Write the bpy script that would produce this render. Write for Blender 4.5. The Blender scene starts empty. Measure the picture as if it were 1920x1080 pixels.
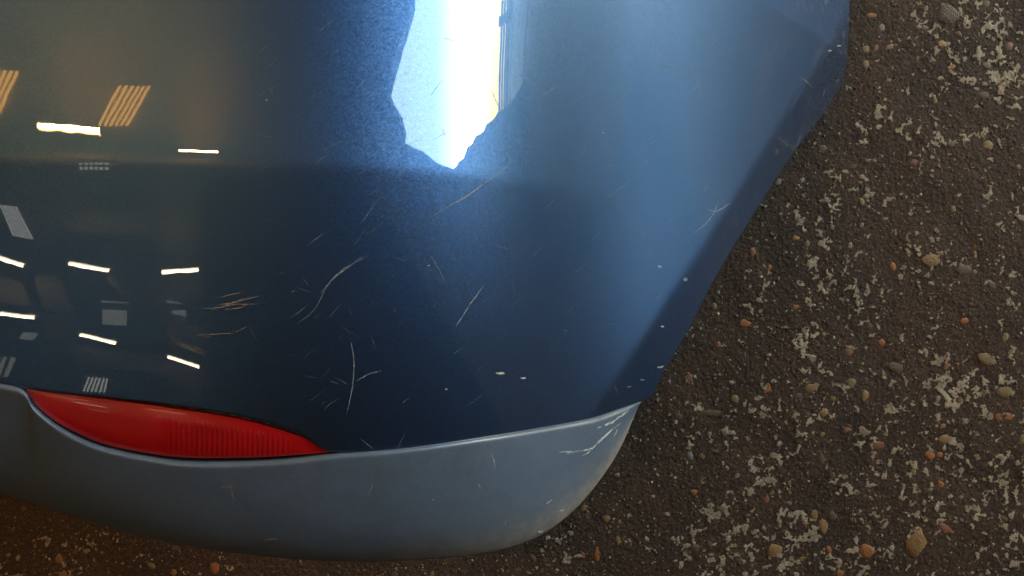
import bpy, bmesh, math, random
import numpy as np
from mathutils import Vector

random.seed(7)
RNG = np.random.default_rng(11)
SC = bpy.context.scene
COL = SC.collection
R = math.radians

# ------------------------------------------------------------------ camera, world, exposure
CAMZ, TANH = 0.90, 0.65
cam_data = bpy.data.cameras.new('camera')
cam = bpy.data.objects.new('camera', cam_data)
COL.objects.link(cam)
cam.location = (0, 0, CAMZ)
cam.rotation_euler = (0, 0, 0)                    # looks straight down at the floor
cam_data.sensor_width = 36
cam_data.lens = 18 / TANH
cam_data.clip_start = 0.01
cam_data.clip_end = 200
SC.camera = cam
world = bpy.data.worlds.new('World')
SC.world = world
world.use_nodes = True
world.node_tree.nodes['Background'].inputs[0].default_value = (0.6, 0.75, 0.9, 1)
world.node_tree.nodes['Background'].inputs[1].default_value = 0.05
SC.view_settings.view_transform = 'Standard'
SC.view_settings.look = 'None'
SC.view_settings.exposure = 0
SC.view_settings.gamma = 1
SC.cycles.caustics_reflective = False
SC.cycles.caustics_refractive = False
SKY_POWER, TUBE_POWER, AMBER_POWER, GREY_POWER = 15.5, 38.0, 5.2, 1.8

#SURF-BEGIN ------------------------------------------------------- the bumper's surface as a height over the floor
def smooth(x): return np.logaddexp(0.0, x)
def tab(xs, ds):
    """integrate a table of tilt angles (degrees) into a height profile"""
    g = np.linspace(xs[0], xs[-1], 4001)
    m = np.interp(g, xs, ds)
    k = 101; mm = np.convolve(np.pad(m, k // 2, mode='edge'), np.ones(k) / k, 'valid')
    s = -np.tan(np.radians(mm))
    z = np.concatenate([[0], np.cumsum((s[1:] + s[:-1]) / 2 * (g[1] - g[0]))])
    z -= np.interp(0.0, g, z)
    return lambda v: np.interp(v, g, z)
ZX = tab([-.9, -.33, -.2, -.11, -.06, 0, .02, .05, .10, .15, .20, .27, .5], [-6, 0, 6, 18, 28, 47, 50, 48, 41.3, 40.8, 43.3, 46.5, 51])
ZY = tab([-.7, -.12, 0, .07, .3, .9], [-24, -16, -8, -5, -5, -5])
CREASE, Z0 = 8.5, 0.355
def WING(x): return 1 / (1 + np.exp(np.clip(-(x - .06) / .042, -50, 50)))      # the side wing leans a little towards the top edge
STRIP = None
def height(x, y):
    x = np.asarray(x, float); y = np.asarray(y, float)
    z = Z0 + ZX(x) + ZY(y)
    z = z - (.28 * (y - .05) - .5 * ((np.minimum(y, .29) - .03) ** 2 - .0004)) * WING(x)
    fade = 1 / (1 + np.exp(np.clip((x - .03) / .03, -50, 50)))
    z = z - math.tan(R(CREASE)) * .0015 * smooth(np.clip((y - .073) / .0015, -60, 400)) * fade
    if STRIP is not None:
        ax, ay, nx, ny = STRIP
        d = (x - ax) * nx + (y - ay) * ny
        z = z - math.tan(R(17)) * .002 * smooth(np.clip(d / .002, -60, 400))
    return z
def ray(u, v):
    return (np.asarray(u, float) - 960) / 960 * TANH, (540 - np.asarray(v, float)) / 960 * TANH
def hit(u, v, h=None):
    h = h or height
    dx, dy = ray(u, v)
    sh = np.broadcast(dx, dy).shape
    lo = np.full(sh, .2); hi = np.full(sh, 2.5)
    for _ in range(40):
        D = (lo + hi) / 2
        below = (CAMZ - D) < h(dx * D, dy * D)
        hi = np.where(below, D, hi); lo = np.where(below, lo, D)
    return np.stack([dx * D, dy * D, CAMZ - D], -1)
def at_z(u, v, z):
    dx, dy = ray(u, v); D = CAMZ - z
    return np.stack([dx * D, dy * D, np.zeros_like(dx) + z], -1)
_a = hit(1560., 80.); _b = hit(1160., 705.)
_t = (_a - _b)[:2]; _t /= np.linalg.norm(_t)
STRIP = (_b[0], _b[1], _t[1], -_t[0])
def normal(p, e=.0015):
    x, y = p[..., 0], p[..., 1]
    n = np.stack([-(height(x + e, y) - height(x - e, y)) / (2 * e), -(height(x, y + e) - height(x, y - e)) / (2 * e), np.ones_like(x)], -1)
    return n / np.linalg.norm(n, axis=-1, keepdims=True)
def mirror(u, v):
    """point on the bumper and the direction in which it mirrors the camera's ray"""
    p = hit(np.float64(u), np.float64(v)); n = normal(p)
    d = p - np.array([0, 0, CAMZ]); d /= np.linalg.norm(d)
    return p, d - 2 * d.dot(n) * n
#SURF-END

# ------------------------------------------------------------------ helpers
def link_mesh(name, verts, faces, mat=None, parent=None, smooth_shade=True):
    me = bpy.data.meshes.new(name)
    verts = np.asarray(verts, float).reshape(-1, 3)
    me.from_pydata(verts.tolist(), [], [list(map(int, f)) for f in faces])
    me.validate()
    if smooth_shade:
        me.polygons.foreach_set('use_smooth', [True] * len(me.polygons))
    o = bpy.data.objects.new(name, me)
    COL.objects.link(o)
    if mat: me.materials.append(mat)
    if parent: o.parent = parent
    return o
def fast_grid(name, P, mat, parent=None):
    """P: (rows, cols, 3) -> one smooth sheet"""
    nr, nc = P.shape[:2]
    idx = np.arange(nr * nc).reshape(nr, nc)
    q = np.stack([idx[:-1, :-1], idx[:-1, 1:], idx[1:, 1:], idx[1:, :-1]], -1).reshape(-1, 4)
    # face up
    r_, c_ = (nr - 1) // 2, (nc - 1) // 2
    if np.cross(P[r_, c_ + 1] - P[r_, c_], P[r_ + 1, c_] - P[r_, c_])[2] < 0: q = q[:, ::-1]
    me = bpy.data.meshes.new(name)
    me.vertices.add(nr * nc); me.vertices.foreach_set('co', P.reshape(-1).astype(np.float32))
    me.loops.add(q.size); me.loops.foreach_set('vertex_index', q.reshape(-1).astype(np.int32))
    me.polygons.add(len(q)); me.polygons.foreach_set('loop_start', np.arange(0, q.size, 4, dtype=np.int32))
    me.polygons.foreach_set('use_smooth', np.ones(len(q), bool))
    me.update(calc_edges=True); me.validate()
    me.materials.append(mat)
    o = bpy.data.objects.new(name, me); COL.objects.link(o)
    if parent: o.parent = parent
    return o
def attr(o, name, vals):
    a = o.data.attributes.new(name, 'FLOAT', 'POINT')
    a.data.foreach_set('value', np.asarray(vals, np.float32).reshape(-1))
def empty(name, loc):
    o = bpy.data.objects.new(name, None); COL.objects.link(o); o.location = loc; o.empty_display_size = .05
    return o
def tag(o, label=None, cat=None, group=None, kind=None):
    for k, v in (('label', label), ('category', cat), ('group', group), ('kind', kind)):
        if v: o[k] = v
    return o
def box(bm, c, s, rz=0):
    m = bmesh.ops.create_cube(bm, size=1)
    for v in m['verts']:
        x, y, z = v.co.x * s[0], v.co.y * s[1], v.co.z * s[2]
        v.co = (c[0] + x * math.cos(rz) - y * math.sin(rz), c[1] + x * math.sin(rz) + y * math.cos(rz), c[2] + z)
def from_bm(name, bm, mat, parent=None, sm=False):
    me = bpy.data.meshes.new(name); bm.to_mesh(me); bm.free(); me.materials.append(mat)
    if sm: me.polygons.foreach_set('use_smooth', [True] * len(me.polygons))
    o = bpy.data.objects.new(name, me); COL.objects.link(o)
    if parent: o.parent = parent
    return o

# ------------------------------------------------------------------ materials
class N:
    def __init__(s, name):
        s.m = bpy.data.materials.new(name); s.m.use_nodes = True
        s.t = s.m.node_tree; s.t.nodes.clear()
        s.out = s.add('ShaderNodeOutputMaterial')
    def add(s, typ, **kw):
        n = s.t.nodes.new(typ)
        for k, v in kw.items():
            if k.startswith('i_'):
                key = k[2:]; key = int(key) if key.isdigit() else key.replace('_', ' ')
                if hasattr(v, 'bl_rna') or isinstance(v, bpy.types.NodeSocket): s.t.links.new(v, n.inputs[key])
                else: n.inputs[key].default_value = v
            else: setattr(n, k, v)
        return n
    def link(s, a, b): s.t.links.new(a, b)
    def math(s, op, a, b=0.0, c=None, clamp=False):
        n = s.add('ShaderNodeMath', operation=op, use_clamp=clamp)
        for i, v in enumerate((a, b) if c is None else (a, b, c)):
            if isinstance(v, bpy.types.NodeSocket): s.link(v, n.inputs[i])
            else: n.inputs[i].default_value = v
        return n.outputs[0]
    def mix(s, f, a, b):
        n = s.add('ShaderNodeMix', data_type='RGBA')
        for sock, v in ((n.inputs[0], f), (n.inputs[6], a), (n.inputs[7], b)):
            if isinstance(v, bpy.types.NodeSocket): s.link(v, sock)
            else: sock.default_value = v if not isinstance(v, tuple) or len(v) == 4 else (*v, 1)
        return n.outputs[2]
    def coords(s): return s.add('ShaderNodeTexCoord').outputs['Object']
    def noise(s, vec, scale, detail=3, rough=.55, out=0):
        n = s.add('ShaderNodeTexNoise', i_Scale=scale, i_Detail=detail, i_Roughness=rough)
        s.link(vec, n.inputs['Vector']); return n.outputs[out]
    def ramp(s, f, stops, interp='LINEAR'):
        n = s.add('ShaderNodeValToRGB'); s.link(f, n.inputs[0]); cr = n.color_ramp; cr.interpolation = interp
        while len(cr.elements) < len(stops): cr.elements.new(.5)
        for e, (p, c) in zip(cr.elements, stops):
            e.position = p; e.color = (*c, 1) if len(c) == 3 else c
        return n.outputs[0]
    def remap(s, f, a, b, c=0.0, d=1.0):
        n = s.add('ShaderNodeMapRange', i_1=a, i_2=b, i_3=c, i_4=d); s.link(f, n.inputs[0]); return n.outputs[0]
    def bump(s, h, strength, dist):
        n = s.add('ShaderNodeBump', i_Strength=strength, i_Distance=dist); s.link(h, n.inputs['Height']); return n.outputs[0]
    def principled(s, **kw):
        n = s.add('ShaderNodeBsdfPrincipled'); s.link(n.outputs[0], s.out.inputs[0])
        for k, v in kw.items():
            key = k.replace('_', ' ')
            if isinstance(v, bpy.types.NodeSocket): s.link(v, n.inputs[key])
            else: n.inputs[key].default_value = (*v, 1) if isinstance(v, tuple) and len(v) == 3 else v
        return n

def plain(name, col, rough=.6, metal=0.0, nscale=6, amt=.25, **kw):
    n = N(name); c = n.coords()
    f = n.remap(n.noise(c, nscale, 4), .3, .7)
    lo = tuple(x * (1 - amt) for x in col); hi = tuple(min(1, x * (1 + amt)) for x in col)
    n.principled(Base_Color=n.mix(f, lo, hi), Roughness=rough, Metallic=metal, **kw)
    return n.m
def glow(name, col, power):
    n = N(name); e = n.add('ShaderNodeEmission', i_0=(*col, 1), i_1=power); n.link(e.outputs[0], n.out.inputs[0]); return n.m

# blue metallic car paint: flakes under a clear coat
def make_paint():
    n = N('blue_metallic_paint'); c = n.coords()
    geo = n.add('ShaderNodeNewGeometry').outputs['Normal']
    def flake(scale, amt):
        v = n.add('ShaderNodeTexVoronoi', i_Scale=scale); n.link(c, v.inputs['Vector'])
        s1 = n.add('ShaderNodeVectorMath', operation='SUBTRACT'); n.link(v.outputs['Color'], s1.inputs[0]); s1.inputs[1].default_value = (.5, .5, .5)
        s2 = n.add('ShaderNodeVectorMath', operation='SCALE'); n.link(s1.outputs[0], s2.inputs[0]); s2.inputs['Scale'].default_value = amt
        return s2.outputs[0], v.outputs['Color']
    a, ca = flake(1700, .11); b, cb = flake(700, .03)
    ad = n.add('ShaderNodeVectorMath', operation='ADD'); n.link(geo, ad.inputs[0]); n.link(a, ad.inputs[1])
    ad2 = n.add('ShaderNodeVectorMath', operation='ADD'); n.link(ad.outputs[0], ad2.inputs[0]); n.link(b, ad2.inputs[1])
    nm = n.add('ShaderNodeVectorMath', operation='NORMALIZE'); n.link(ad2.outputs[0], nm.inputs[0])
    sep = n.add('ShaderNodeSeparateColor'); n.link(ca, sep.inputs[0])
    base = n.mix(n.remap(sep.outputs[0], 0, 1, 0, 1), (.0215, .056, .142), (.031, .077, .186))
    dust = n.noise(c, 9, 6, .65)
    dustf = n.math('MULTIPLY', n.remap(dust, .45, .8), n.remap(n.noise(c, 260, 3, .6), .42, .7))
    base = n.mix(n.math('MULTIPLY', dustf, .10), base, (.22, .23, .24))
    orange_peel = n.bump(n.noise(c, 55, 2, .4), .010, .002)
    coat_r = n.remap(dust, .35, .75, .006, .016)
    gl = n.add('ShaderNodeBsdfAnisotropic', distribution='BECKMANN', i_Roughness=.42); n.link(base, gl.inputs['Color']); n.link(nm.outputs[0], gl.inputs['Normal'])
    df = n.add('ShaderNodeBsdfDiffuse'); n.link(n.mix(.5, (.0055, .0064, .0105), (.0070, .0082, .013)), df.inputs['Color'])
    wide = n.add('ShaderNodeBsdfAnisotropic', distribution='BECKMANN', i_Roughness=.66, i_Color=(.0095, .0235, .060, 1))
    lobes = n.add('ShaderNodeAddShader'); n.link(gl.outputs[0], lobes.inputs[0]); n.link(wide.outputs[0], lobes.inputs[1])
    under = n.add('ShaderNodeAddShader'); n.link(lobes.outputs[0], under.inputs[0]); n.link(df.outputs[0], under.inputs[1])
    coat = n.add('ShaderNodeBsdfAnisotropic', distribution='GGX'); coat.inputs['Color'].default_value = (1, 1, 1, 1)
    n.link(coat_r, coat.inputs['Roughness']); n.link(orange_peel, coat.inputs['Normal'])
    fr = n.add('ShaderNodeFresnel', i_IOR=1.72); n.link(orange_peel, fr.inputs['Normal'])
    mx = n.add('ShaderNodeMixShader'); n.link(fr.outputs[0], mx.inputs[0]); n.link(under.outputs[0], mx.inputs[1]); n.link(coat.outputs[0], mx.inputs[2])
    n.link(mx.outputs[0], n.out.inputs[0])
    return n.m
M_PAINT = make_paint()

def make_valance():
    n = N('grey_textured_plastic'); c = n.coords()
    wear = n.add('ShaderNodeAttribute', attribute_name='wear').outputs['Fac']
    big = n.noise(c, 7, 5, .6); fine = n.noise(c, 420, 3, .6)
    base = n.mix(n.remap(big, .3, .7), (.064, .098, .160), (.080, .118, .188))
    base = n.mix(n.math('MULTIPLY', n.remap(fine, .5, .75), .14), base, (.22, .225, .23))
    dirt = n.math('MULTIPLY', n.remap(n.noise(c, 30, 6, .72), .46, .70), n.remap(n.noise(c, 6, 3), .35, .6))
    base = n.mix(n.math('MULTIPLY', dirt, .42), base, (.055, .058, .06))
    w = n.math('MULTIPLY', wear, n.remap(n.noise(c, 110, 6, .75), .25, .72), clamp=True)
    base = n.mix(w, base, (.24, .23, .215))
    n.principled(Base_Color=base, Roughness=n.remap(big, .3, .7, .30, .38), Metallic=.12, Normal=n.bump(n.noise(c, 1400, 2, .5), .12, .0006))
    return n.m
M_VAL = make_valance()
def make_lens():
    n = N('red_reflector_plastic'); c = n.coords()
    f = n.noise(c, 30, 4)
    n.principled(Base_Color=n.mix(n.remap(f, .3, .7), (.25, .0025, .004), (.33, .0035, .006)), Roughness=.3, Coat_Weight=.5, Coat_Roughness=.03,
                 Specular_IOR_Level=.4)
    return n.m
M_LENS = make_lens()
M_BLACK = plain('black_rubber_plastic', (.008, .008, .009), .55, 0, 80)
M_SCR = plain('bare_scratch_primer', (.27, .31, .35), .7, 0, 400, .5)
M_SCRT = plain('bare_trim_scrape', (.30, .33, .36), .7, 0, 300, .4)
M_SCRF = plain('faint_scratch_haze', (.10, .14, .20), .6, 0, 400, .5)
M_SCRB = plain('beige_scrape_primer', (.25, .19, .14), .8, 0, 400, .5)
M_CHIP = plain('pale_grit', (.34, .34, .33), .8, 0, 600, .3)

# ------------------------------------------------------------------ the workshop the paint mirrors
rim_u = [(1598, -260), (1596, -60), (1591, 60), (1586, 126), (1575, 162), (1553, 201), (1478, 300), (1395, 430), (1330, 540), (1290, 620), (1245, 695), (1224, 742)]
FLOOR = float(min(hit(float(u), float(v))[2] for u, v in rim_u[1:])) - .012
H, WX = FLOOR + 6.0, 3.5
X0, Y0, Y1 = -9.0, -8.0, 9.0
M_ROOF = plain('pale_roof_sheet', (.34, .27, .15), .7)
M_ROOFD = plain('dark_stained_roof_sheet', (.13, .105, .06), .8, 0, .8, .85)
M_ROOFG = plain('greenish_roof_sheet', (.36, .36, .21), .8)
M_WALL = plain('grey_block_wall', (.30, .46, .74), .85)
M_WALLD = plain('dark_block_wall', (.06, .055, .05), .85)
M_STEEL = plain('painted_steel', (.10, .12, .11), .5)
def on_ceiling(u, v, dz=0.0):
    p, r = mirror(u, v); return p + (H - dz - p[2]) / r[2] * r
def on_wall(u, v, x=None):
    p, r = mirror(u, v); return p + ((x or WX) - p[0]) / r[0] * r

# roof: corrugated sheets in bays, pale on the door side and sooty beyond the first beam
def corrugated(name, x0, x1, y0, y1, z, mat, pitch=.2, amp=.008, parent=None):
    xs = np.linspace(x0, x1, max(3, int((x1 - x0) / pitch * 6)))
    zz = z + amp * np.sign(np.sin(xs / pitch * 2 * np.pi)) * np.minimum(1, 1.8 * np.abs(np.sin(xs / pitch * 2 * np.pi)))
    P = np.stack([np.stack([xs, np.full_like(xs, yy), zz], -1) for yy in (y0, y1)])
    return fast_grid(name, P, mat, parent)
split = float((on_ceiling(100, 305)[1] + on_ceiling(400, 327)[1]) / 2)
roof = corrugated('roof', X0 - .1, WX + .1, split, Y1 + .1, H + .05, M_ROOF); tag(roof, kind='structure')
bay = float(on_ceiling(292, 450)[0])
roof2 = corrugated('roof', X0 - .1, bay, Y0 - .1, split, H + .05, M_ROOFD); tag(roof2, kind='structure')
roof3 = corrugated('roof', bay, WX + .1, Y0 - .1, split, H + .05, M_ROOFG); tag(roof3, kind='structure')
for yy in (-6.4, -4.6, -3.4, -1.75, split, 3.1, 4.9, 6.9):      # steel purlins
    bm = bmesh.new(); box(bm, ((X0 + WX) / 2, yy, H - .10), (WX - X0 - .2, .10, .012)); box(bm, ((X0 + WX) / 2, yy, H - .02), (WX - X0 - .2, .014, .15)); box(bm, ((X0 + WX) / 2, yy, H + .03), (WX - X0 - .2, .10, .012))
    tag(from_bm('roof_beam', bm, M_STEEL), kind='structure')
def wall(name, verts, faces, mat):
    o = link_mesh(name, verts, faces, mat, smooth_shade=False); return tag(o, kind='structure')
F = FLOOR
bm = bmesh.new(); box(bm, (X0, (Y0 + Y1) / 2, F + 3), (.2, Y1 - Y0, 6.2)); tag(from_bm('wall_left', bm, M_WALLD), kind='structure')
bm = bmesh.new(); box(bm, ((X0 + WX) / 2, Y0, F + 3), (WX - X0 - .3, .2, 6.2)); tag(from_bm('wall_back', bm, M_WALLD), kind='structure')
bm = bmesh.new(); box(bm, ((X0 + WX) / 2, Y1, F + 3), (WX - X0 - .3, .2, 6.2)); tag(from_bm('wall_front', bm, M_WALLD), kind='structure')
# the wall with the doorway: an extruded outline round a ragged opening
j = on_wall(850, 317); l0 = on_wall(770, 0)
lin = [(float(q[1]), min(float(q[2]), H - .4)) for q in [on_wall(*p) for p in [(795, 284), (749, 262), (753, 236), (745, 208), (731, 186), (724, 165), (733, 130), (748, 80), (763, 30)]]]
g2 = on_wall(957, 196)
jag = [(float(q[1]), float(q[2])) for q in [on_wall(*p) for p in [(946, 204), (933, 211), (928, 222), (912, 233), (907, 246), (893, 254), (886, 268), (876, 276), (870, 295), (860, 304)]]]
op = [(float(g2[1]) + .12, F), (float(g2[1]), float(g2[2])), *jag, (float(j[1]), float(j[2])), *lin, (float(l0[1]), float(l0[2])), (4.3, float(l0[2]) - .1), (4.3, F)]
outer = [(Y0, F - .1), (Y0, H + .1), (Y1, H + .1), (Y1, F - .1)]
bm = bmesh.new()
ring = [(Y0, F - .1), (Y0, H + .1), (Y1, H + .1), (Y1, F - .1), (4.3, F - .1)] + op[:0:-1] + [(op[0][0], F - .1)]
fv = [bm.verts.new((WX, a, b)) for a, b in ring]
fc = bm.faces.new(fv)
ex = bmesh.ops.extrude_face_region(bm, geom=[fc])
for v in ex['geom']:
    if isinstance(v, bmesh.types.BMVert): v.co.x += .22
bmesh.ops.recalc_face_normals(bm, faces=bm.faces)
tag(from_bm('wall_right', bm, M_WALL), kind='structure')

# sky and yard outside the doorway
def make_sky():
    n = N('bright_sky'); c = n.coords()
    sp = n.add('ShaderNodeSeparateXYZ'); n.link(c, sp.inputs[0])
    col = n.ramp(n.remap(sp.outputs[2], 0, 34), [(0, (.80, .62, .12)), (.10, (.85, .66, .15)), (.17, (1.0, .88, .45)), (.24, (1.4, 1.35, 1.2)), (.33, (1.35, 1.35, 1.35)), (.43, (.70, .84, .84)), (.55, (.38, .53, .53)), (1, (.34, .50, .52))])
    e = n.add('ShaderNodeEmission', i_1=SKY_POWER); n.link(col, e.inputs[0]); n.link(e.outputs[0], n.out.inputs[0]); return n.m
th = np.linspace(0, R(165), 24)
arc = np.stack([WX + 4 + 28 * np.cos(th), F + 34 * np.sin(th)], -1)
P = np.stack([np.stack([arc[:, 0], np.full(24, yy), arc[:, 1]], -1) for yy in np.linspace(-40, 60, 12)])
sky = fast_grid('sky', P, make_sky()); tag(sky, kind='structure')
M_YARD = plain('yard_concrete', (.085, .085, .08), .9)
tag(link_mesh('yard', [(WX + .3, -40, F + .004), (WX + 32, -40, F + .004), (WX + 32, 60, F + .004), (WX + .3, 60, F + .004)], [(0, 1, 2, 3)], M_YARD, smooth_shade=False), kind='structure')
M_FENCE = plain('brown_boards', (.16, .10, .06), .8)

def child(name, bm, m, par, sm=False):
    o = from_bm(name, bm, m, par, sm); o.matrix_parent_inverse = par.matrix_basis.inverted(); return o
fen = empty('board_fence', (11, 3, F)); tag(fen, 'low brown board fence in the yard outside the doorway', 'fence')
for k in range(4):
    bm = bmesh.new(); box(bm, (11, 5.5, F + .16 + .2 * k), (.03, 9.4, .17)); child('board', bm, M_FENCE, fen)
for k in range(6):
    bm = bmesh.new(); box(bm, (11.08, 1.0 + k * 1.8, F + .5), (.1, .1, 1.0)); child('post', bm, M_FENCE, fen)

# fluorescent battens: each lit tube sits under its own housing
M_TUBE = glow('fluorescent_glow', (1.0, .78, .48), TUBE_POWER); M_TUBE_ADDED = glow('added_tube_glow', (1.0, .55, .20), 70); M_TUBES = glow('strong_fluorescent_glow', (1.0, .52, .17), 360)
M_HOUS = plain('white_enamel', (.7, .7, .68), .4)
tubes = [((72, 233), (188, 243)), ((336, 281), (408, 284)), ((-40, 471), (45, 499)), ((131, 494), (206, 508)), ((305, 512), (372, 507)),
         ((-55, 582), (66, 597)), ((150, 628), (217, 643)), ((315, 670), (373, 689))]
spots = ['nearest the door, over the bumper face', 'nearest the big door', 'farthest from the door in the second row', 'middle of the second row', 'door end of the second row',
         'farthest from the door in the back row', 'middle of the back row', 'door end of the back row']
spots[0] = 'beside the amber rooflight'
for k, (a, b) in enumerate(tubes):
    A, B = on_ceiling(*a, .45), on_ceiling(*b, .45)
    mid = (A + B) / 2; L = float(np.linalg.norm(B - A)); rz = math.atan2(B[1] - A[1], B[0] - A[0])
    root = empty('strip_light', tuple(mid)); root.rotation_euler.z = rz
    tag(root, 'lit white strip light under the roof, ' + spots[k], 'strip light', 'strip lights under the workshop roof')
    bm = bmesh.new()
    bmesh.ops.create_cone(bm, cap_ends=True, segments=12, radius1=.017, radius2=.017, depth=L)
    for v in bm.verts: v.co = (v.co.z, v.co.y, v.co.x)
    from_bm('tube', bm, M_TUBES if k < 2 else M_TUBE, root, True)
    bm = bmesh.new(); box(bm, (0, 0, .05), (L + .06, .05, .04)); box(bm, (L / 2 + .02, 0, 0), (.03, .05, .06)); box(bm, (-L / 2 - .02, 0, 0), (.03, .05, .06))
    for q in (-.35, .35): box(bm, (q * L, 0, .26), (.012, .012, .38))
    from_bm('housing', bm, M_HOUS, root)

for k, (x, y) in enumerate([(-4.3, 4.7), (-5.2, 4.7), (-4.3, 7.3), (-5.2, 7.3)]):  # unseen strip lights added to brighten the roof and cast the bumper's shadow
    root = empty('strip_light', (x, y, H - .45)); root.rotation_euler.z = R(90)
    tag(root, 'added unseen strip light at far roof end, ' + ['inner of the pair by the amber rooflight', 'outer of the pair by the amber rooflight', 'inner of the pair by the front wall', 'outer of the pair by the front wall'][k], 'strip light', 'added strip lights out of view under the workshop roof')
    bm = bmesh.new(); bmesh.ops.create_cone(bm, cap_ends=True, segments=12, radius1=.035, radius2=.035, depth=2.4)
    for v in bm.verts: v.co = (v.co.z, v.co.y, v.co.x)
    from_bm('tube', bm, M_TUBE_ADDED, root, True)
    bm = bmesh.new(); box(bm, (0, 0, .075), (2.46, .06, .04)); box(bm, (1.22, 0, 0), (.03, .06, .09)); box(bm, (-1.22, 0, 0), (.03, .06, .09)); box(bm, (.5, 0, .26), (.012, .012, .38)); box(bm, (-.5, 0, .26), (.012, .012, .38))
    from_bm('housing', bm, M_HOUS, root)

# translucent rooflights set into the sheets
def rooflight(quad, mat, label, n=5):
    pts = [on_ceiling(u, v) for u, v in quad]
    c = sum(pts) / 4
    root = empty('rooflight', (float(c[0]), float(c[1]), H - .02)); tag(root, label, 'rooflight', 'rooflights in the workshop roof')
    for k in range(n):
        f0, f1 = (k + .14) / n, (k + .64) / n
        q = [pts[0] + (pts[1] - pts[0]) * f0, pts[0] + (pts[1] - pts[0]) * f1, pts[3] + (pts[2] - pts[3]) * f1, pts[3] + (pts[2] - pts[3]) * f0]
        vs = [(x[0] - c[0], x[1] - c[1], 0) for x in q] + [(x[0] - c[0], x[1] - c[1], .02) for x in q]
        link_mesh('panel', vs, [(3, 2, 1, 0), (4, 5, 6, 7), (0, 1, 5, 4), (1, 2, 6, 5), (2, 3, 7, 6), (3, 0, 4, 7)], mat, root, False)
M_AMB = glow('amber_rooflight', (1.0, .46, .08), AMBER_POWER); M_DIM = glow('dusty_rooflight', (1, .97, .80), .75); M_GRY = glow('grey_rooflight', (1, .98, .92), GREY_POWER)
rooflight([(220, 160), (287, 160), (243, 235), (183, 233)], M_AMB, 'amber ribbed rooflight next to the strip light by the door', 6)
rooflight([(-25, 132), (40, 135), (5, 213), (-60, 208)], M_AMB, 'amber ribbed rooflight at the far side of the roof', 6)
rooflight([(0, 383), (35, 386), (64, 447), (24, 442)], M_GRY, 'grey ribbed rooflight in the sooty roof near the second row of strip lights', 6)
rooflight([(148, 305), (206, 305), (206, 318), (148, 318)], M_GRY, 'small grey rooflight at the edge of the sooty roof', 6)
rooflight([(178, 563), (275, 568), (270, 612), (182, 606)], M_DIM, 'dim square rooflight between the second and the back row of strip lights', 1)
rooflight([(302, 560), (372, 574), (366, 596), (318, 588)], M_DIM, 'dim narrow rooflight beside the door end of the second row of strip lights', 1)
rooflight([(36, 622), (92, 628), (84, 640), (30, 634)], M_DIM, 'dim narrow rooflight at the far end of the back row of strip lights', 1)
rooflight([(-10, 668), (36, 672), (22, 706), (-24, 702)], M_DIM, 'dim ribbed rooflight in the farthest corner of the sooty roof', 3)
rooflight([(165, 708), (206, 711), (200, 736), (155, 733)], M_GRY, 'grey ribbed rooflight beyond the back row of strip lights', 6)

# lining boards and braces under the sooty roof
M_LIN = plain('olive_lining_board', (.34, .30, .19), .8, 0, 1.5, .5)
def board(quad, label, dz=.22):
    P = np.array([on_ceiling(u, v, dz) for u, v in quad]); Q = P + np.array([0, 0, .02])
    o = link_mesh('lining_board', np.concatenate([P, Q]), [(0, 1, 2, 3), (7, 6, 5, 4), (0, 4, 5, 1), (1, 5, 6, 2), (2, 6, 7, 3), (3, 7, 4, 0)], M_LIN, smooth_shade=False)
    tag(o, label, 'board', 'lining boards under the sooty roof')
board([(66, 515), (112, 520), (150, 618), (92, 640)], 'olive lining board between the second and back rows of strip lights')
board([(120, 650), (300, 668), (330, 700), (150, 690)], 'long olive lining board behind the back row of strip lights')
board([(-30, 520), (40, 528), (60, 575), (-30, 570)], 'short olive lining board at the far end of the second row of lights')
board([(120, 395), (270, 402), (280, 440), (130, 436)], 'olive lining board between the roof edge and the second row of lights')
for (a_, b_) in [((272, 520), (330, 640)), ((330, 640), (385, 662)), ((205, 520), (240, 560))]:
    A, B = on_ceiling(*a_, .3), on_ceiling(*b_, .3); m_ = (A + B) / 2
    bm = bmesh.new(); box(bm, m_, (float(np.linalg.norm(B - A)), .07, .07), math.atan2(B[1] - A[1], B[0] - A[0])); tag(from_bm('roof_brace', bm, M_LIN), kind='structure')

# added sheet, a stand-in for the camera holder's dark reflection; also blocks light
def make_silhouette_sheet():
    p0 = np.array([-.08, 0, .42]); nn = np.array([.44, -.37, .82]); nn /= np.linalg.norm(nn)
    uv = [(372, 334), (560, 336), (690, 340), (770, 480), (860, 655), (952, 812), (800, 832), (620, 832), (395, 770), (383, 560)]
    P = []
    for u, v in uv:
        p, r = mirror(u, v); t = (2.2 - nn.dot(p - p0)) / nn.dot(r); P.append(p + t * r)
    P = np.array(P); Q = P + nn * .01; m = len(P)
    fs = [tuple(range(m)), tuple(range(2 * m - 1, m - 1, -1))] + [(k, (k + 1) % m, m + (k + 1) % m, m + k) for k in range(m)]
    return link_mesh('silhouette_sheet', np.concatenate([P, Q]), fs, plain('stand_in_black', (.012, .013, .014), .9), smooth_shade=False)
tag(make_silhouette_sheet(), 'added dark sheet standing in for the person at the camera, mirrored in the paint', 'silhouette_sheet')

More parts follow.
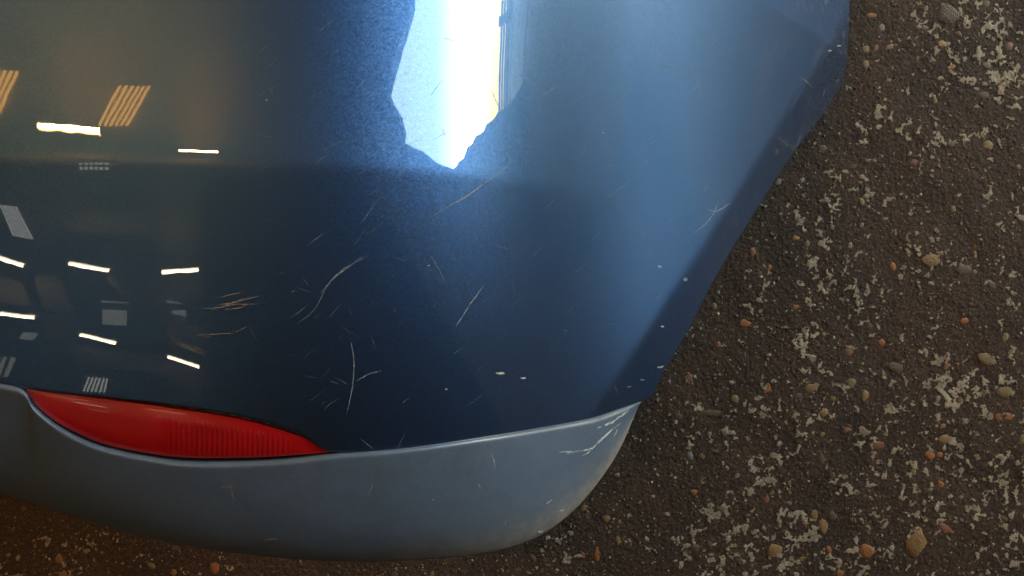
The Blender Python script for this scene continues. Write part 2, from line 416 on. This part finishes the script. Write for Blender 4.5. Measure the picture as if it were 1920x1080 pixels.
# ------------------------------------------------------------------ the asphalt floor
def lattice(x, y, seed):
    r = np.random.default_rng(seed).random((256, 256))
    xi, yi = np.floor(x).astype(int), np.floor(y).astype(int); fx, fy = x - xi, y - yi
    fx = fx * fx * (3 - 2 * fx); fy = fy * fy * (3 - 2 * fy)
    g = lambda a, b: r[a % 256, b % 256]
    return (g(xi, yi) * (1 - fx) + g(xi + 1, yi) * fx) * (1 - fy) + (g(xi, yi + 1) * (1 - fx) + g(xi + 1, yi + 1) * fx) * fy
def fbm(x, y, s, seed, octv=4, rough=.5):
    t = 0; a = 1; n = 0
    for k in range(octv):
        t = t + a * lattice(x * s + 17.3 * k, y * s - 9.1 * k, seed + k); n += a; a *= rough; s *= 2.03
    return t / n
D0 = CAMZ - FLOOR
def axis(a, b, step, far):
    core = np.arange(a, b, step); mid = np.arange(step * 1.8, .45 * (b - a), step * 1.8); ext = mid[-1] + np.geomspace(step * 3, far, 26)
    return np.concatenate([a - ext[::-1], a - mid[::-1], core, b + mid, b + ext])
gx = axis(-.66 * D0, .66 * D0, .0012, 12.0); gx = gx[(gx > X0 - .2) & (gx < WX + .3)]
gy = axis(-.375 * D0, .375 * D0, .0012, 12.0); gy = gy[(gy > Y0 - .2) & (gy < Y1 + .2)]
GX, GY = np.meshgrid(gx, gy)
near = (np.abs(GX) < 1.2 * D0) & (np.abs(GY) < .7 * D0)
wx = GX + .006 * (fbm(GX, GY, 90, 5) - .5); wy = GY + .006 * (fbm(GX, GY, 90, 9) - .5)
cluster = fbm(wx, wy, 30, 21, 3); worm = np.abs(fbm(wx, wy, 85, 31, 3, .55) - .5); spot = fbm(wx, wy, 128, 41, 3, .62)
region = fbm(GX, GY, 7, 51, 3)
val = spot + .50 * (cluster - .5) + .24 * (region - .5) - 0.8 * worm
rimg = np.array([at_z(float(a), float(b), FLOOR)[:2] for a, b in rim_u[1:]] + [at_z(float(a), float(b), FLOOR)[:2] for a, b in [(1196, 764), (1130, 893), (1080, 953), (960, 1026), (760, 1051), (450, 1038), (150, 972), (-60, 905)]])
rimd = np.full(GX.shape, 9.0)                        # distance to the bumper's edge: fewer worn pale spots close to it
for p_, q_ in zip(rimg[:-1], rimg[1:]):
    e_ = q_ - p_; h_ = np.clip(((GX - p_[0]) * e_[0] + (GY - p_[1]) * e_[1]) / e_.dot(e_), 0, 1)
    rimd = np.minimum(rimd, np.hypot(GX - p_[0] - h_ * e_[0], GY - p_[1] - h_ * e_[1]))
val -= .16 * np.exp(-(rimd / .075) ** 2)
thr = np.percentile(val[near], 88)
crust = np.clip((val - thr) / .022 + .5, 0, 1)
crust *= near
gh = .0014 * (fbm(GX, GY, 120, 61, 4, .6) - .5) + .0010 * (fbm(GX, GY, 420, 71, 2) - .5) + .0030 * (fbm(GX, GY, 18, 81, 2) - .5) + .0006 * crust
gh *= near
P = np.stack([GX, GY, FLOOR + gh - .0035], -1)
def make_asphalt():
    n = N('worn_brown_asphalt'); c = n.coords()
    cr = n.add('ShaderNodeAttribute', attribute_name='crust').outputs['Fac']
    f1 = n.noise(c, 14, 5, .6); f2 = n.noise(c, 330, 4, .65); f3 = n.noise(c, 900, 2, .6)
    base = n.mix(n.remap(f1, .35, .65), (.070, .039, .025), (.097, .055, .037))
    stain = n.math('MULTIPLY', n.remap(n.noise(c, 9, 6, .7), .48, .62), .38)
    base = n.mix(stain, base, (.022, .021, .019))
    base = n.mix(n.remap(f2, .35, .72), (.013, .009, .008), base)
    base = n.mix(n.math('MULTIPLY', n.remap(f2, .62, .74), .5), base, (.075, .052, .038))
    grit = n.add('ShaderNodeTexVoronoi', i_Scale=330.0); n.link(c, grit.inputs['Vector'])
    gs = n.add('ShaderNodeSeparateColor'); n.link(grit.outputs['Color'], gs.inputs[0])
    gm = n.math('MULTIPLY', n.math('GREATER_THAN', gs.outputs[0], .90), n.math('LESS_THAN', grit.outputs['Distance'], .42))
    base = n.mix(n.math('MULTIPLY', gm, .7), base, n.ramp(gs.outputs[1], [(0, (.13, .07, .035)), (.4, (.09, .068, .05)), (.7, (.16, .14, .12)), (1, (.06, .065, .065))]))
    cm = n.remap(n.math('ADD', cr, n.math('MULTIPLY', n.math('SUBTRACT', f2, .5), 1.1)), .42, .62)
    pale = n.mix(n.remap(n.noise(c, 60, 3), .35, .65), (.29, .245, .18), (.56, .50, .395))
    pale = n.mix(n.remap(f3, .3, .75), (.12, .098, .08), pale)
    base = n.mix(cm, base, pale)
    n.principled(Base_Color=base, Roughness=.85, Specular_IOR_Level=.35, Normal=n.bump(n.math('ADD', f2, n.math('MULTIPLY', f3, .5)), .32, .0014))
    return n.m
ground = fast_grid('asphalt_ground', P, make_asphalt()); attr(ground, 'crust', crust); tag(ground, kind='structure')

# stones bedded in the asphalt
def pebble_mesh(k):
    bm = bmesh.new(); bmesh.ops.create_icosphere(bm, subdivisions=2, radius=1)
    rr = random.Random(100 + k)
    dirs = [(Vector((rr.gauss(0, 1), rr.gauss(0, 1), rr.gauss(0, 1))).normalized(), rr.uniform(.62, .95)) for _ in range(7)]
    for v in bm.verts:
        d = v.co.normalized(); s = 1.0
        for q, h in dirs:
            t = d.dot(q)
            if t > h: s = min(s, h / t)
        v.co = d * s * (1 + rr.uniform(-.05, .05))
    me = bpy.data.meshes.new('stone'); bm.to_mesh(me); bm.free()
    me.polygons.foreach_set('use_smooth', [True] * len(me.polygons))
    return me
PEB = [pebble_mesh(k) for k in range(9)]
def stone_mat(name, a, b):
    n = N(name); c = n.coords(); rnd = n.add('ShaderNodeObjectInfo').outputs['Random']
    ad = n.add('ShaderNodeVectorMath', operation='ADD'); n.link(c, ad.inputs[0]); n.link(rnd, ad.inputs[1])
    f = n.remap(n.noise(ad.outputs[0], 1.6, 4, .65), .32, .68); g = n.noise(ad.outputs[0], 7, 3, .6)
    base = n.mix(f, a, b); base = n.mix(n.math('MULTIPLY', n.remap(g, .55, .75), .45), base, tuple(x * .35 for x in a))
    n.principled(Base_Color=base, Roughness=.62, Normal=n.bump(g, .3, .05)); return n.m
SM = {'tan': stone_mat('tan_stone', (.15, .085, .030), (.24, .15, .062)), 'orange': stone_mat('orange_stone', (.20, .062, .014), (.29, .115, .034)),
      'brown': stone_mat('brown_stone', (.06, .034, .019), (.10, .062, .036)), 'red': stone_mat('reddish_stone', (.14, .048, .026), (.20, .08, .045)),
      'grey': stone_mat('grey_stone', (.11, .10, .09), (.21, .195, .17)), 'olive': stone_mat('olive_stone', (.12, .085, .034), (.20, .145, .068)),
      'gold': stone_mat('golden_stone', (.27, .14, .035), (.36, .21, .06))}
PX = TANH / 960 * D0                                # metres on the floor per pixel of the photograph
def ground_z(x, y):
    return float(gh[np.abs(gy - y).argmin(), np.abs(gx - x).argmin()]) + FLOOR - .0035
placed = []
def stone(u, v, a, b, kind, ang=0.0, part='stone'):
    x, y, _ = at_z(float(u), float(v), FLOOR)
    o = bpy.data.objects.new(part, random.choice(PEB)); COL.objects.link(o)
    if not o.data.materials: o.data.materials.append(SM['tan'])
    o.material_slots[0].link = 'OBJECT'; o.material_slots[0].material = SM[kind]
    s1, s2 = a * PX, b * PX; hgt = min(s1, s2) * .30
    o.location = (x, y, ground_z(x, y) - hgt * .45); o.scale = (s1 * 1.08, s2 * 1.08, hgt); o.rotation_euler.z = R(ang)
    o.parent = ground; placed.append((u, v, max(a, b)))
for s in [(1722, 1018, 25, 30, 'tan'), (1628, 1035, 16, 15, 'orange'), (1453, 1035, 17, 16, 'tan'), (1545, 989, 9, 15, 'tan'), (1530, 966, 8, 12, 'tan'), (1562, 968, 10, 10, 'brown'),
          (1648, 834, 17, 10, 'red'), (1775, 824, 15, 10, 'tan'), (1746, 855, 10, 9, 'orange'), (1765, 908, 8, 8, 'orange'), (1855, 672, 21, 14, 'olive', -30), (1684, 690, 18, 12, 'brown'),
          (1600, 718, 11, 14, 'olive', -20), (1624, 744, 9, 13, 'tan'), (1522, 728, 15, 10, 'tan'), (1501, 742, 10, 8, 'brown'), (1440, 729, 7, 15, 'orange'), (1657, 641, 8, 9, 'orange'), (1397, 605, 13, 9, 'orange'),
          (1812, 602, 11, 7, 'orange'), (1886, 735, 16, 12, 'olive', 20), (1876, 781, 9, 9, 'orange'), (1893, 782, 11, 8, 'orange'), (1594, 660, 9, 10, 'red'), (1591, 808, 10, 6, 'red'),
          (1333, 775, 21, 8, 'brown'), (1438, 937, 6, 9, 'red'), (1511, 983, 9, 4, 'orange'), (1772, 990, 22, 8, 'red', -25), (1543, 862, 8, 13, 'brown'), (1556, 1033, 6, 9, 'orange'),
          (1637, 27, 11, 6, 'orange'), (1770, 80, 10, 7, 'gold'), (1788, 123, 9, 6, 'orange', 30), (1750, 485, 20, 15, 'tan'), (1678, 500, 8, 11, 'orange'), (1493, 445, 8, 6, 'gold'), (1516, 456, 6, 8, 'olive'),
          (1413, 471, 7, 10, 'red'), (1832, 472, 4, 13, 'gold'), (1810, 506, 16, 10, 'brown'), (1848, 176, 11, 8, 'brown'), (1780, 22, 26, 22, 'brown'), (1138, 972, 9, 9, 'tan'), (1160, 1015, 6, 10, 'tan'),
          (1120, 1040, 6, 14, 'orange'), (400, 1066, 10, 12, 'orange'), (1332, 1022, 9, 8, 'brown'), (1545, 285 + 530, 8, 6, 'tan'), (1920, 826, 6, 12, 'olive'), (1356, 1078, 8, 6, 'orange'), (1576, 1076, 9, 7, 'orange'),
          (1462, 340, 10, 6, 'grey', 30), (1552, 375, 9, 7, 'grey'), (1655, 290, 7, 6, 'grey'), (1698, 1030 - 530, 6, 5, 'grey'), (970, 1070, 8, 6, 'brown'), (1318, 855, 6, 7, 'olive'), (1292, 1050, 8, 5, 'tan')]:
    stone(*s)
RIMX = np.array([v for _, v in rim_u[::-1]]); RIMY = np.array([u for u, _ in rim_u[::-1]])
def on_ground(u, v, m=10):
    if v > 1060 and u > 0: return True
    if v > 742: 
        lim = np.interp(u, [0, 150, 300, 450, 620, 880, 960, 1020, 1080, 1130, 1165, 1224], [925, 972, 1013, 1038, 1052, 1042, 1025, 1000, 955, 895, 835, 742])
        return v > lim + m if u < 1224 else True
    return u > np.interp(v, RIMX[::-1] if RIMX[0] > RIMX[-1] else RIMX, RIMY[::-1] if RIMX[0] > RIMX[-1] else RIMY) + m
def scatter(n, amin, amax, part, kinds, weights):
    k = 0; tries = 0
    while k < n and tries < 40000:
        tries += 1
        u, v = random.uniform(-10, 1940), random.uniform(-15, 1095)
        if not on_ground(u, v): continue
        a = amin + (amax - amin) * random.random() ** 2.2
        if any((u - p) ** 2 + (v - q) ** 2 < (a + r_) ** 2 for p, q, r_ in placed): continue
        stone(u, v, a, a * random.uniform(.55, .95), random.choices(kinds, weights)[0], random.uniform(0, 180), part); k += 1
scatter(200, 3.6, 11, 'stone', ['tan', 'orange', 'brown', 'red', 'grey', 'olive'], [3, 1.3, 6, 2, 2.5, 3])

# finer chips: one joined part of the ground
def chips(n):
    V = []; Fc = []; base = np.array([(1, 0, 0), (.3, .95, 0), (-.8, .6, 0), (-.8, -.6, 0), (.3, -.95, 0), (0, 0, 1)])
    tone = []
    k = 0
    while k < n:
        u, v = random.uniform(-10, 1935), random.uniform(-10, 1090)
        if not on_ground(u, v, 3): continue
        x, y, _ = at_z(u, v, FLOOR); a = (1.0 + 3.2 * random.random() ** 3) * PX; t = random.uniform(0, 6.28)
        q = base * np.array([a, a * random.uniform(.5, 1), a * .55]) * np.random.default_rng(k).uniform(.7, 1.2, (6, 3))
        q = np.stack([q[:, 0] * math.cos(t) - q[:, 1] * math.sin(t), q[:, 0] * math.sin(t) + q[:, 1] * math.cos(t), q[:, 2]], -1)
        b = len(V); V += (q + [x, y, ground_z(x, y) - .0002]).tolist()
        Fc += [(b + i, b + (i + 1) % 5, b + 5) for i in range(5)]; tone += [random.random()] * 6; k += 1
    n_ = N('mixed_grit'); tn = n_.add('ShaderNodeAttribute', attribute_name='tone').outputs['Fac']
    n_.principled(Base_Color=n_.ramp(tn, [(0, (.02, .014, .01)), (.35, (.045, .032, .024)), (.6, (.085, .065, .05)), (.72, (.15, .08, .03)), (.80, (.07, .07, .07)), (.9, (.20, .18, .16)), (1, (.32, .30, .27))]), Roughness=.75)
    o = link_mesh('grit', V, Fc, n_.m, ground, False); attr(o, 'tone', tone); tag(o, kind='stuff')
chips(9000)

# ------------------------------------------------------------------ the bumper
def spline(pts, n, k=3):
    """smooth open curve through pixel points, sampled evenly by length"""
    p = np.array(pts, float); q = np.vstack([2 * p[0] - p[1], p, 2 * p[-1] - p[-2]]); out = []
    for i in range(1, len(q) - 2):
        t = np.linspace(0, 1, 40, endpoint=False)[:, None]
        a, b, c, d = q[i - 1], q[i], q[i + 1], q[i + 2]
        out.append(.5 * (2 * b + (c - a) * t + (2 * a - 5 * b + 4 * c - d) * t ** 2 + (3 * b - a - 3 * c + d) * t ** 3))
    out = np.vstack(out + [p[-1:]]); L = np.concatenate([[0], np.cumsum(np.linalg.norm(np.diff(out, axis=0), axis=1))])
    s = np.linspace(0, L[-1], n); return np.stack([np.interp(s, L, out[:, 0]), np.interp(s, L, out[:, 1])], -1)
c0 = hit(400., 500.)
bumper = empty('car_bumper', (float(c0[0]), float(c0[1]), FLOOR))
tag(bumper, 'scuffed dark blue metallic car bumper corner with grey lower edge over the asphalt', 'car bumper')
OFF = np.array(bumper.location)

NC, NR = 460, 300
seam = [(-420, 648), (-200, 686), (0, 716), (45, 727), (170, 742), (300, 757), (450, 780), (560, 812), (622, 846), (760, 843), (900, 823), (1030, 802), (1120, 785), (1180, 766), (1224, 742)]
top = np.stack([np.linspace(-420, 1598, NC), np.full(NC, -260.)], -1)
bot = spline(seam, NC); right = spline(rim_u, NR); left = np.stack([np.full(NR, -420.), np.linspace(-260, 648, NR)], -1)
s = np.linspace(0, 1, NC)[None, :, None]; t = np.linspace(0, 1, NR)[:, None, None]
UV = (1 - t) * top[None] + t * bot[None] + (1 - s) * left[:, None] + s * right[:, None] - ((1 - s) * (1 - t) * top[0] + s * (1 - t) * top[-1] + (1 - s) * t * bot[0] + s * t * bot[-1])
S = hit(UV[..., 0], UV[..., 1])
# slightly uneven pressed skin
S[..., 2] += .00008 * (fbm(S[..., 0] + 3, S[..., 1] + 3, 16, 91, 2) - .5)
# folded rims: right edge turns down and under, lower edge drops into the seam
def fold(edge, inward, steps):
    return [edge + np.array(inward) * a + np.array([0, 0, -1.0]) * b for a, b in steps]
cols = fold(S[:, -1], (-.8, .35, 0), [(-.0006, .0008), (-.0008, .0018), (-.0002, .003), (.003, .0045), (.012, .0075)])
S = np.concatenate([S, np.stack(cols, 1)], 1)
rows = fold(S[-1], (0, 1, 0), [(-.0004, .0006), (-.0006, .0015), (-.0005, .004), (.0, .010), (.004, .016)])
S = np.concatenate([S, np.stack(rows, 0)], 0)
# unseen far edges: skirts added down to the floor so no light passes underneath
down = lambda e, dx, dy: [np.stack([e[:, 0] + dx * k, e[:, 1] + dy * k, e[:, 2] * (1 - k) + (FLOOR + .004) * k], -1) for k in (1.0, .6, .25, .05)]
S = np.concatenate([np.stack(down(S[:, 0], -.05, 0), 1), S], 1)
S = np.concatenate([np.stack(down(S[0], 0, .05), 0), S], 0)
S[..., 2] = np.maximum(S[..., 2], FLOOR + .003)
skin = fast_grid('painted_skin', S - OFF, M_PAINT, bumper)

# grey lower valance: rolls out from the seam and curls under at the lip
NV, NT = 420, 70
vtop = spline([(-420, 650), (-200, 688), (0, 718), (44, 731), (62, 760), (100, 793), (150, 822), (200, 840), (280, 857), (360, 866), (480, 865), (560, 859), (622, 851), (760, 839), (900, 819), (1030, 798), (1110, 783), (1165, 765), (1203, 752)], NV)
vbot = spline([(-420, 790), (-200, 862), (0, 925), (150, 972), (300, 1013), (450, 1038), (620, 1052), (760, 1051), (880, 1042), (960, 1026), (1020, 1000), (1080, 953), (1130, 893), (1165, 836), (1196, 764)], NV)
tt = np.linspace(0, 1, NT) ** .9
VUV = vtop[None] * (1 - tt[:, None, None]) + vbot[None] * tt[:, None, None]
span = np.linalg.norm(vbot - vtop, axis=1) * TANH / 960 * .5
zt = hit(vtop[:, 0], vtop[:, 1])[:, 2] + .0035
drop = span * .62
f = .62 * tt + .22 * tt ** 3 + .16 * tt ** 12
Z = zt[None] - drop[None] * f[:, None]
roll = np.clip(1 - (tt[:, None] * span[None]) / .0045, 0, 1)
Z -= .0045 * (1 - np.sqrt(np.clip(1 - roll ** 2, 0, 1)))
V3 = at_z(VUV[..., 0], VUV[..., 1], Z)
V3[..., 2] += .0003 * (fbm(V3[..., 0] + 5, V3[..., 1] + 5, 22, 95, 2) - .5)
pre = fold(V3[0], (0, 1, 0), [(.002, .012), (.0006, .006), (.0, .002)])
post = fold(V3[-1], (0, 1, 0), [(-.0002, .001), (.0, .0022), (.002, .0032), (.012, .004)])
V3a = np.concatenate([np.stack(pre, 0), V3, np.stack(post, 0)], 0)
val = fast_grid('lower_trim', V3a - OFF, M_VAL, bumper)
wear_s = np.interp(np.arange(NV) / (NV - 1), [0, .60, .70, .80, .95, 1], [0, .08, .55, 1, 1.2, 1.2])
w = wear_s[None] * np.clip((tt[:, None] - .80) / .18, 0, 1) + .75 * wear_s[None] ** 2 * np.clip((tt[:, None] - .55) / .4, 0, 1) * .5
w = np.maximum(w, .22 * np.clip((.05 - tt[:, None]) / .05, 0, 1) * np.interp(np.arange(NV) / (NV - 1), [.5, .6, 1], [0, .6, 1])[None])
wa = np.zeros(V3a.shape[:2]); wa[3:-4] = w; wa[-4:] = w[-1]; wa[:3] = w[0]
attr(val, 'wear', wa)

# red reflector: a domed lens in a black recess
def lens_sheet(grow, n=240, m=48):
    tp = spline([(47, 729), (100, 737), (170, 745), (300, 762), (450, 786), (560, 818), (618, 846)], n); bt = spline([(47, 731), (64, 757), (102, 789), (152, 816), (202, 835), (282, 851), (360, 859), (480, 858), (560, 853), (618, 848)], n)
    tp = tp + np.array([0, -grow]); bt = bt + np.array([0, grow])
    k = np.linspace(0, 1, m)[:, None, None]
    return tp[None] * (1 - k) + bt[None] * k, k[..., 0]
LUV, k = lens_sheet(0)
e1 = np.sin(np.linspace(0, 1, LUV.shape[1]) * np.pi)[None] ** .5
dome = 1 - np.abs(2 * k - 1) ** 3.5
L3 = hit(LUV[..., 0], LUV[..., 1])
# the lower edge follows the trim, the upper edge tucks under the paint
zl = L3[..., 2] - .0018 + .0013 * dome * e1
rib = (np.clip((LUV[..., 0] - 290) / 30, 0, 1) * np.clip((560 - LUV[..., 0]) / 40, 0, 1)) * np.clip((k - .18) / .1, 0, 1) * np.clip((.97 - k) / .08, 0, 1)
zl += .0004 * rib * np.sin(LUV[..., 0] * 2 * np.pi / 9.5 + k * .8)
L3 = at_z(LUV[..., 0], LUV[..., 1], zl)
skirt = [L3[0] + [0, 0, -.004]]; skirt2 = [L3[-1] + [0, 0, -.004]]
L3 = np.concatenate([np.stack(skirt, 0), L3, np.stack(skirt2, 0)], 0)
lens = fast_grid('reflector', L3 - OFF, M_LENS, bumper)
HUV, k2 = lens_sheet(4, 120, 12)
Hh = hit(HUV[..., 0], HUV[..., 1])
H3 = at_z(HUV[..., 0], HUV[..., 1], Hh[..., 2] - .0075)
fast_grid('recess', H3 - OFF, M_BLACK, lens)

# scratches, scrapes and chips in the skin
def valance_point(u, v):
    d = np.abs(VUV[..., 0] - u) + np.abs(VUV[..., 1] - v); i, j_ = np.unravel_index(d.argmin(), d.shape); return V3[i, j_]
def mark(name, pts, width, mat, on_trim=False, label=None):
    n = max(8, int(np.sum(np.linalg.norm(np.diff(np.array(pts, float), axis=0), axis=1)) / 4))
    c = spline(pts, n) if len(pts) > 1 else np.array(pts, float)
    c += RNG.normal(0, .35, c.shape)
    tg = np.gradient(c, axis=0); nn = np.stack([-tg[:, 1], tg[:, 0]], -1); nn /= np.linalg.norm(nn, axis=1, keepdims=True) + 1e-9
    prof = np.sin(np.linspace(.04, .96, n) * np.pi) ** .6 * RNG.uniform(.45, 1.15, n)
    a = c + nn * (width * .34 * prof)[:, None]; b = c - nn * (width * .34 * prof)[:, None]
    if on_trim:
        A = np.array([valance_point(*q) for q in a]); B = np.array([valance_point(*q) for q in b])
        za = A[:, 2] + .0003; zb = B[:, 2] + .0003
        A = at_z(a[:, 0], a[:, 1], za); B = at_z(b[:, 0], b[:, 1], zb)
    else:
        A = hit(a[:, 0], a[:, 1]); B = hit(b[:, 0], b[:, 1]); A[:, 2] += .00025; B[:, 2] += .00025
    P = np.stack([A, B]); o = fast_grid(name, P - OFF, mat, val if on_trim else skin)
    if label: o['label'] = label
    return o
for pts, w_, m_ in [
    ([(800, 412), (850, 382), (905, 346), (957, 308)], 3.4, M_SCRF), ([(842, 387), (880, 365), (915, 338)], 2.0, M_SCR),
    ([(560, 605), (590, 580), (622, 524), (660, 496), (694, 478)], 2.8, M_SCRF), ([(600, 550), (628, 520), (655, 500)], 1.6, M_SCR),
    ([(855, 612), (880, 573), (909, 533)], 2.2, M_SCR), ([(806, 478), (820, 500), (834, 528)], 3.0, M_SCRF), ([(850, 664), (866, 652)], 2.0, M_SCRF),
    ([(1135, 372), (1160, 355), (1182, 338)], 1.8, M_SCRF), ([(1076, 511), (1102, 494)], 1.8, M_SCRF),
    ([(1298, 439), (1322, 420), (1338, 400), (1346, 380)], 1.6, M_SCR), ([(1326, 393), (1344, 396), (1371, 380)], 1.6, M_SCR),
    ([(650, 776), (660, 730), (664, 680), (658, 640)], 5.0, M_SCRF), ([(668, 715), (690, 702), (715, 695)], 4, M_SCRF),
    ([(676, 420), (690, 400), (704, 380)], 2.0, M_SCRF), ([(565, 515), (578, 535)], 1.6, M_SCRF), ([(1497, 145), (1512, 152), (1524, 166)], 2.0, M_SCRF), ([(1023, 170), (1028, 195)], 1.6, M_SCRF),
    ([(676, 822), (700, 842)], 2.0, M_SCRF), ([(760, 812), (744, 842)], 1.4, M_SCRF), ([(930, 460), (955, 468)], 1.6, M_SCRF), ([(640, 570), (612, 600)], 1.4, M_SCRF)]:
    mark('scratch', pts, w_, m_)
for k_ in range(130):                                     # hairlines from years of washing
    u, v = random.uniform(420, 1330), random.uniform(60, 780); a = random.choice([-.65, -.75, -.55, -.8, .35, 1.2]) + random.uniform(-.2, .2); L_ = random.uniform(10, 46)
    du, dv = math.cos(a) * L_, math.sin(a) * L_; b = random.uniform(-1.6, 1.6)
    if on_ground(u + du, v + dv, -60) or on_ground(u, v, -60) or v + dv > 770: continue
    mark('scratch', [(u, v), (u + du / 2 + b, v + dv / 2 + b), (u + du, v + dv)], random.uniform(.9, 1.5), M_SCRF)
for pts in [[(375, 578), (410, 577), (440, 571), (484, 570)], [(398, 583), (425, 571), (470, 556)], [(405, 572), (445, 566), (486, 555)], [(420, 580), (450, 577), (466, 568)], [(368, 629), (400, 627), (440, 624)], [(382, 632), (396, 631)], [(412, 558), (455, 547)], [(442, 622), (462, 613)]]:
    mark('scrape', pts, 2.0, M_SCRB)
for u, v, a, b, m_ in [(938, 700, 9, 3, M_CHIP), (981, 709, 5, 3, M_CHIP), (1237, 500, 3, 4, M_CHIP), (1285, 524, 4, 6, M_SCRF), (1573, 86, 4, 2, M_SCR), (1556, 95, 3, 2, M_SCR), (1131, 249, 2, 2, M_CHIP), (804, 498, 2, 2, M_CHIP), (550, 546, 4, 2, M_SCRF), (500, 188, 2, 2, M_CHIP),
                       (1242, 612, 3, 3, M_SCR), (1238, 688, 6, 3, M_SCR), (1290, 455, 3, 2, M_SCRF), (1180, 725, 4, 2, M_SCRF), (1205, 712, 5, 2, M_SCRF), (837, 730, 2, 2, M_CHIP), (1060, 620, 3, 2, M_SCRF)]:
    mark('paint_chip', [(u - a, v + random.uniform(-1, 1)), (u, v), (u + a, v + random.uniform(-1, 1))], b * 2, m_)
for pts, w_, m_ in [([(1062, 850), (1085, 846), (1112, 839), (1140, 812), (1165, 792)], 4, M_SCR), ([(1092, 856), (1110, 842), (1130, 818)], 2.6, M_SCR), ([(1048, 848), (1078, 846)], 3, M_SCR), ([(921, 850), (926, 864), (929, 879)], 2.4, M_SCR), ([(1120, 803), (1150, 790), (1180, 768)], 5, M_SCRF),
                    ([(495, 1013), (526, 1009)], 1.8, M_SCR), ([(1008, 998), (1022, 996)], 5, M_CHIP), ([(1024, 945), (1036, 936)], 2.5, M_CHIP), ([(1040, 960), (1062, 955)], 2, M_SCR), ([(416, 914), (440, 912)], 1.8, M_SCRB), ([(810, 935), (815, 939)], 3, M_CHIP), ([(897, 905), (901, 916)], 1.6, M_SCR),
                    ([(950, 965), (946, 985)], 1.6, M_SCR), ([(875, 1018), (880, 1021)], 3, M_CHIP), ([(1150, 822), (1158, 804)], 2, M_SCR), ([(700, 905), (690, 930)], 1.2, M_SCRF), ([(430, 905), (438, 935)], 1.2, M_SCRF)]:
    mark('scrape', pts, w_ * 1.25, M_SCRT if m_ in (M_SCR, M_SCRF) else m_, True)
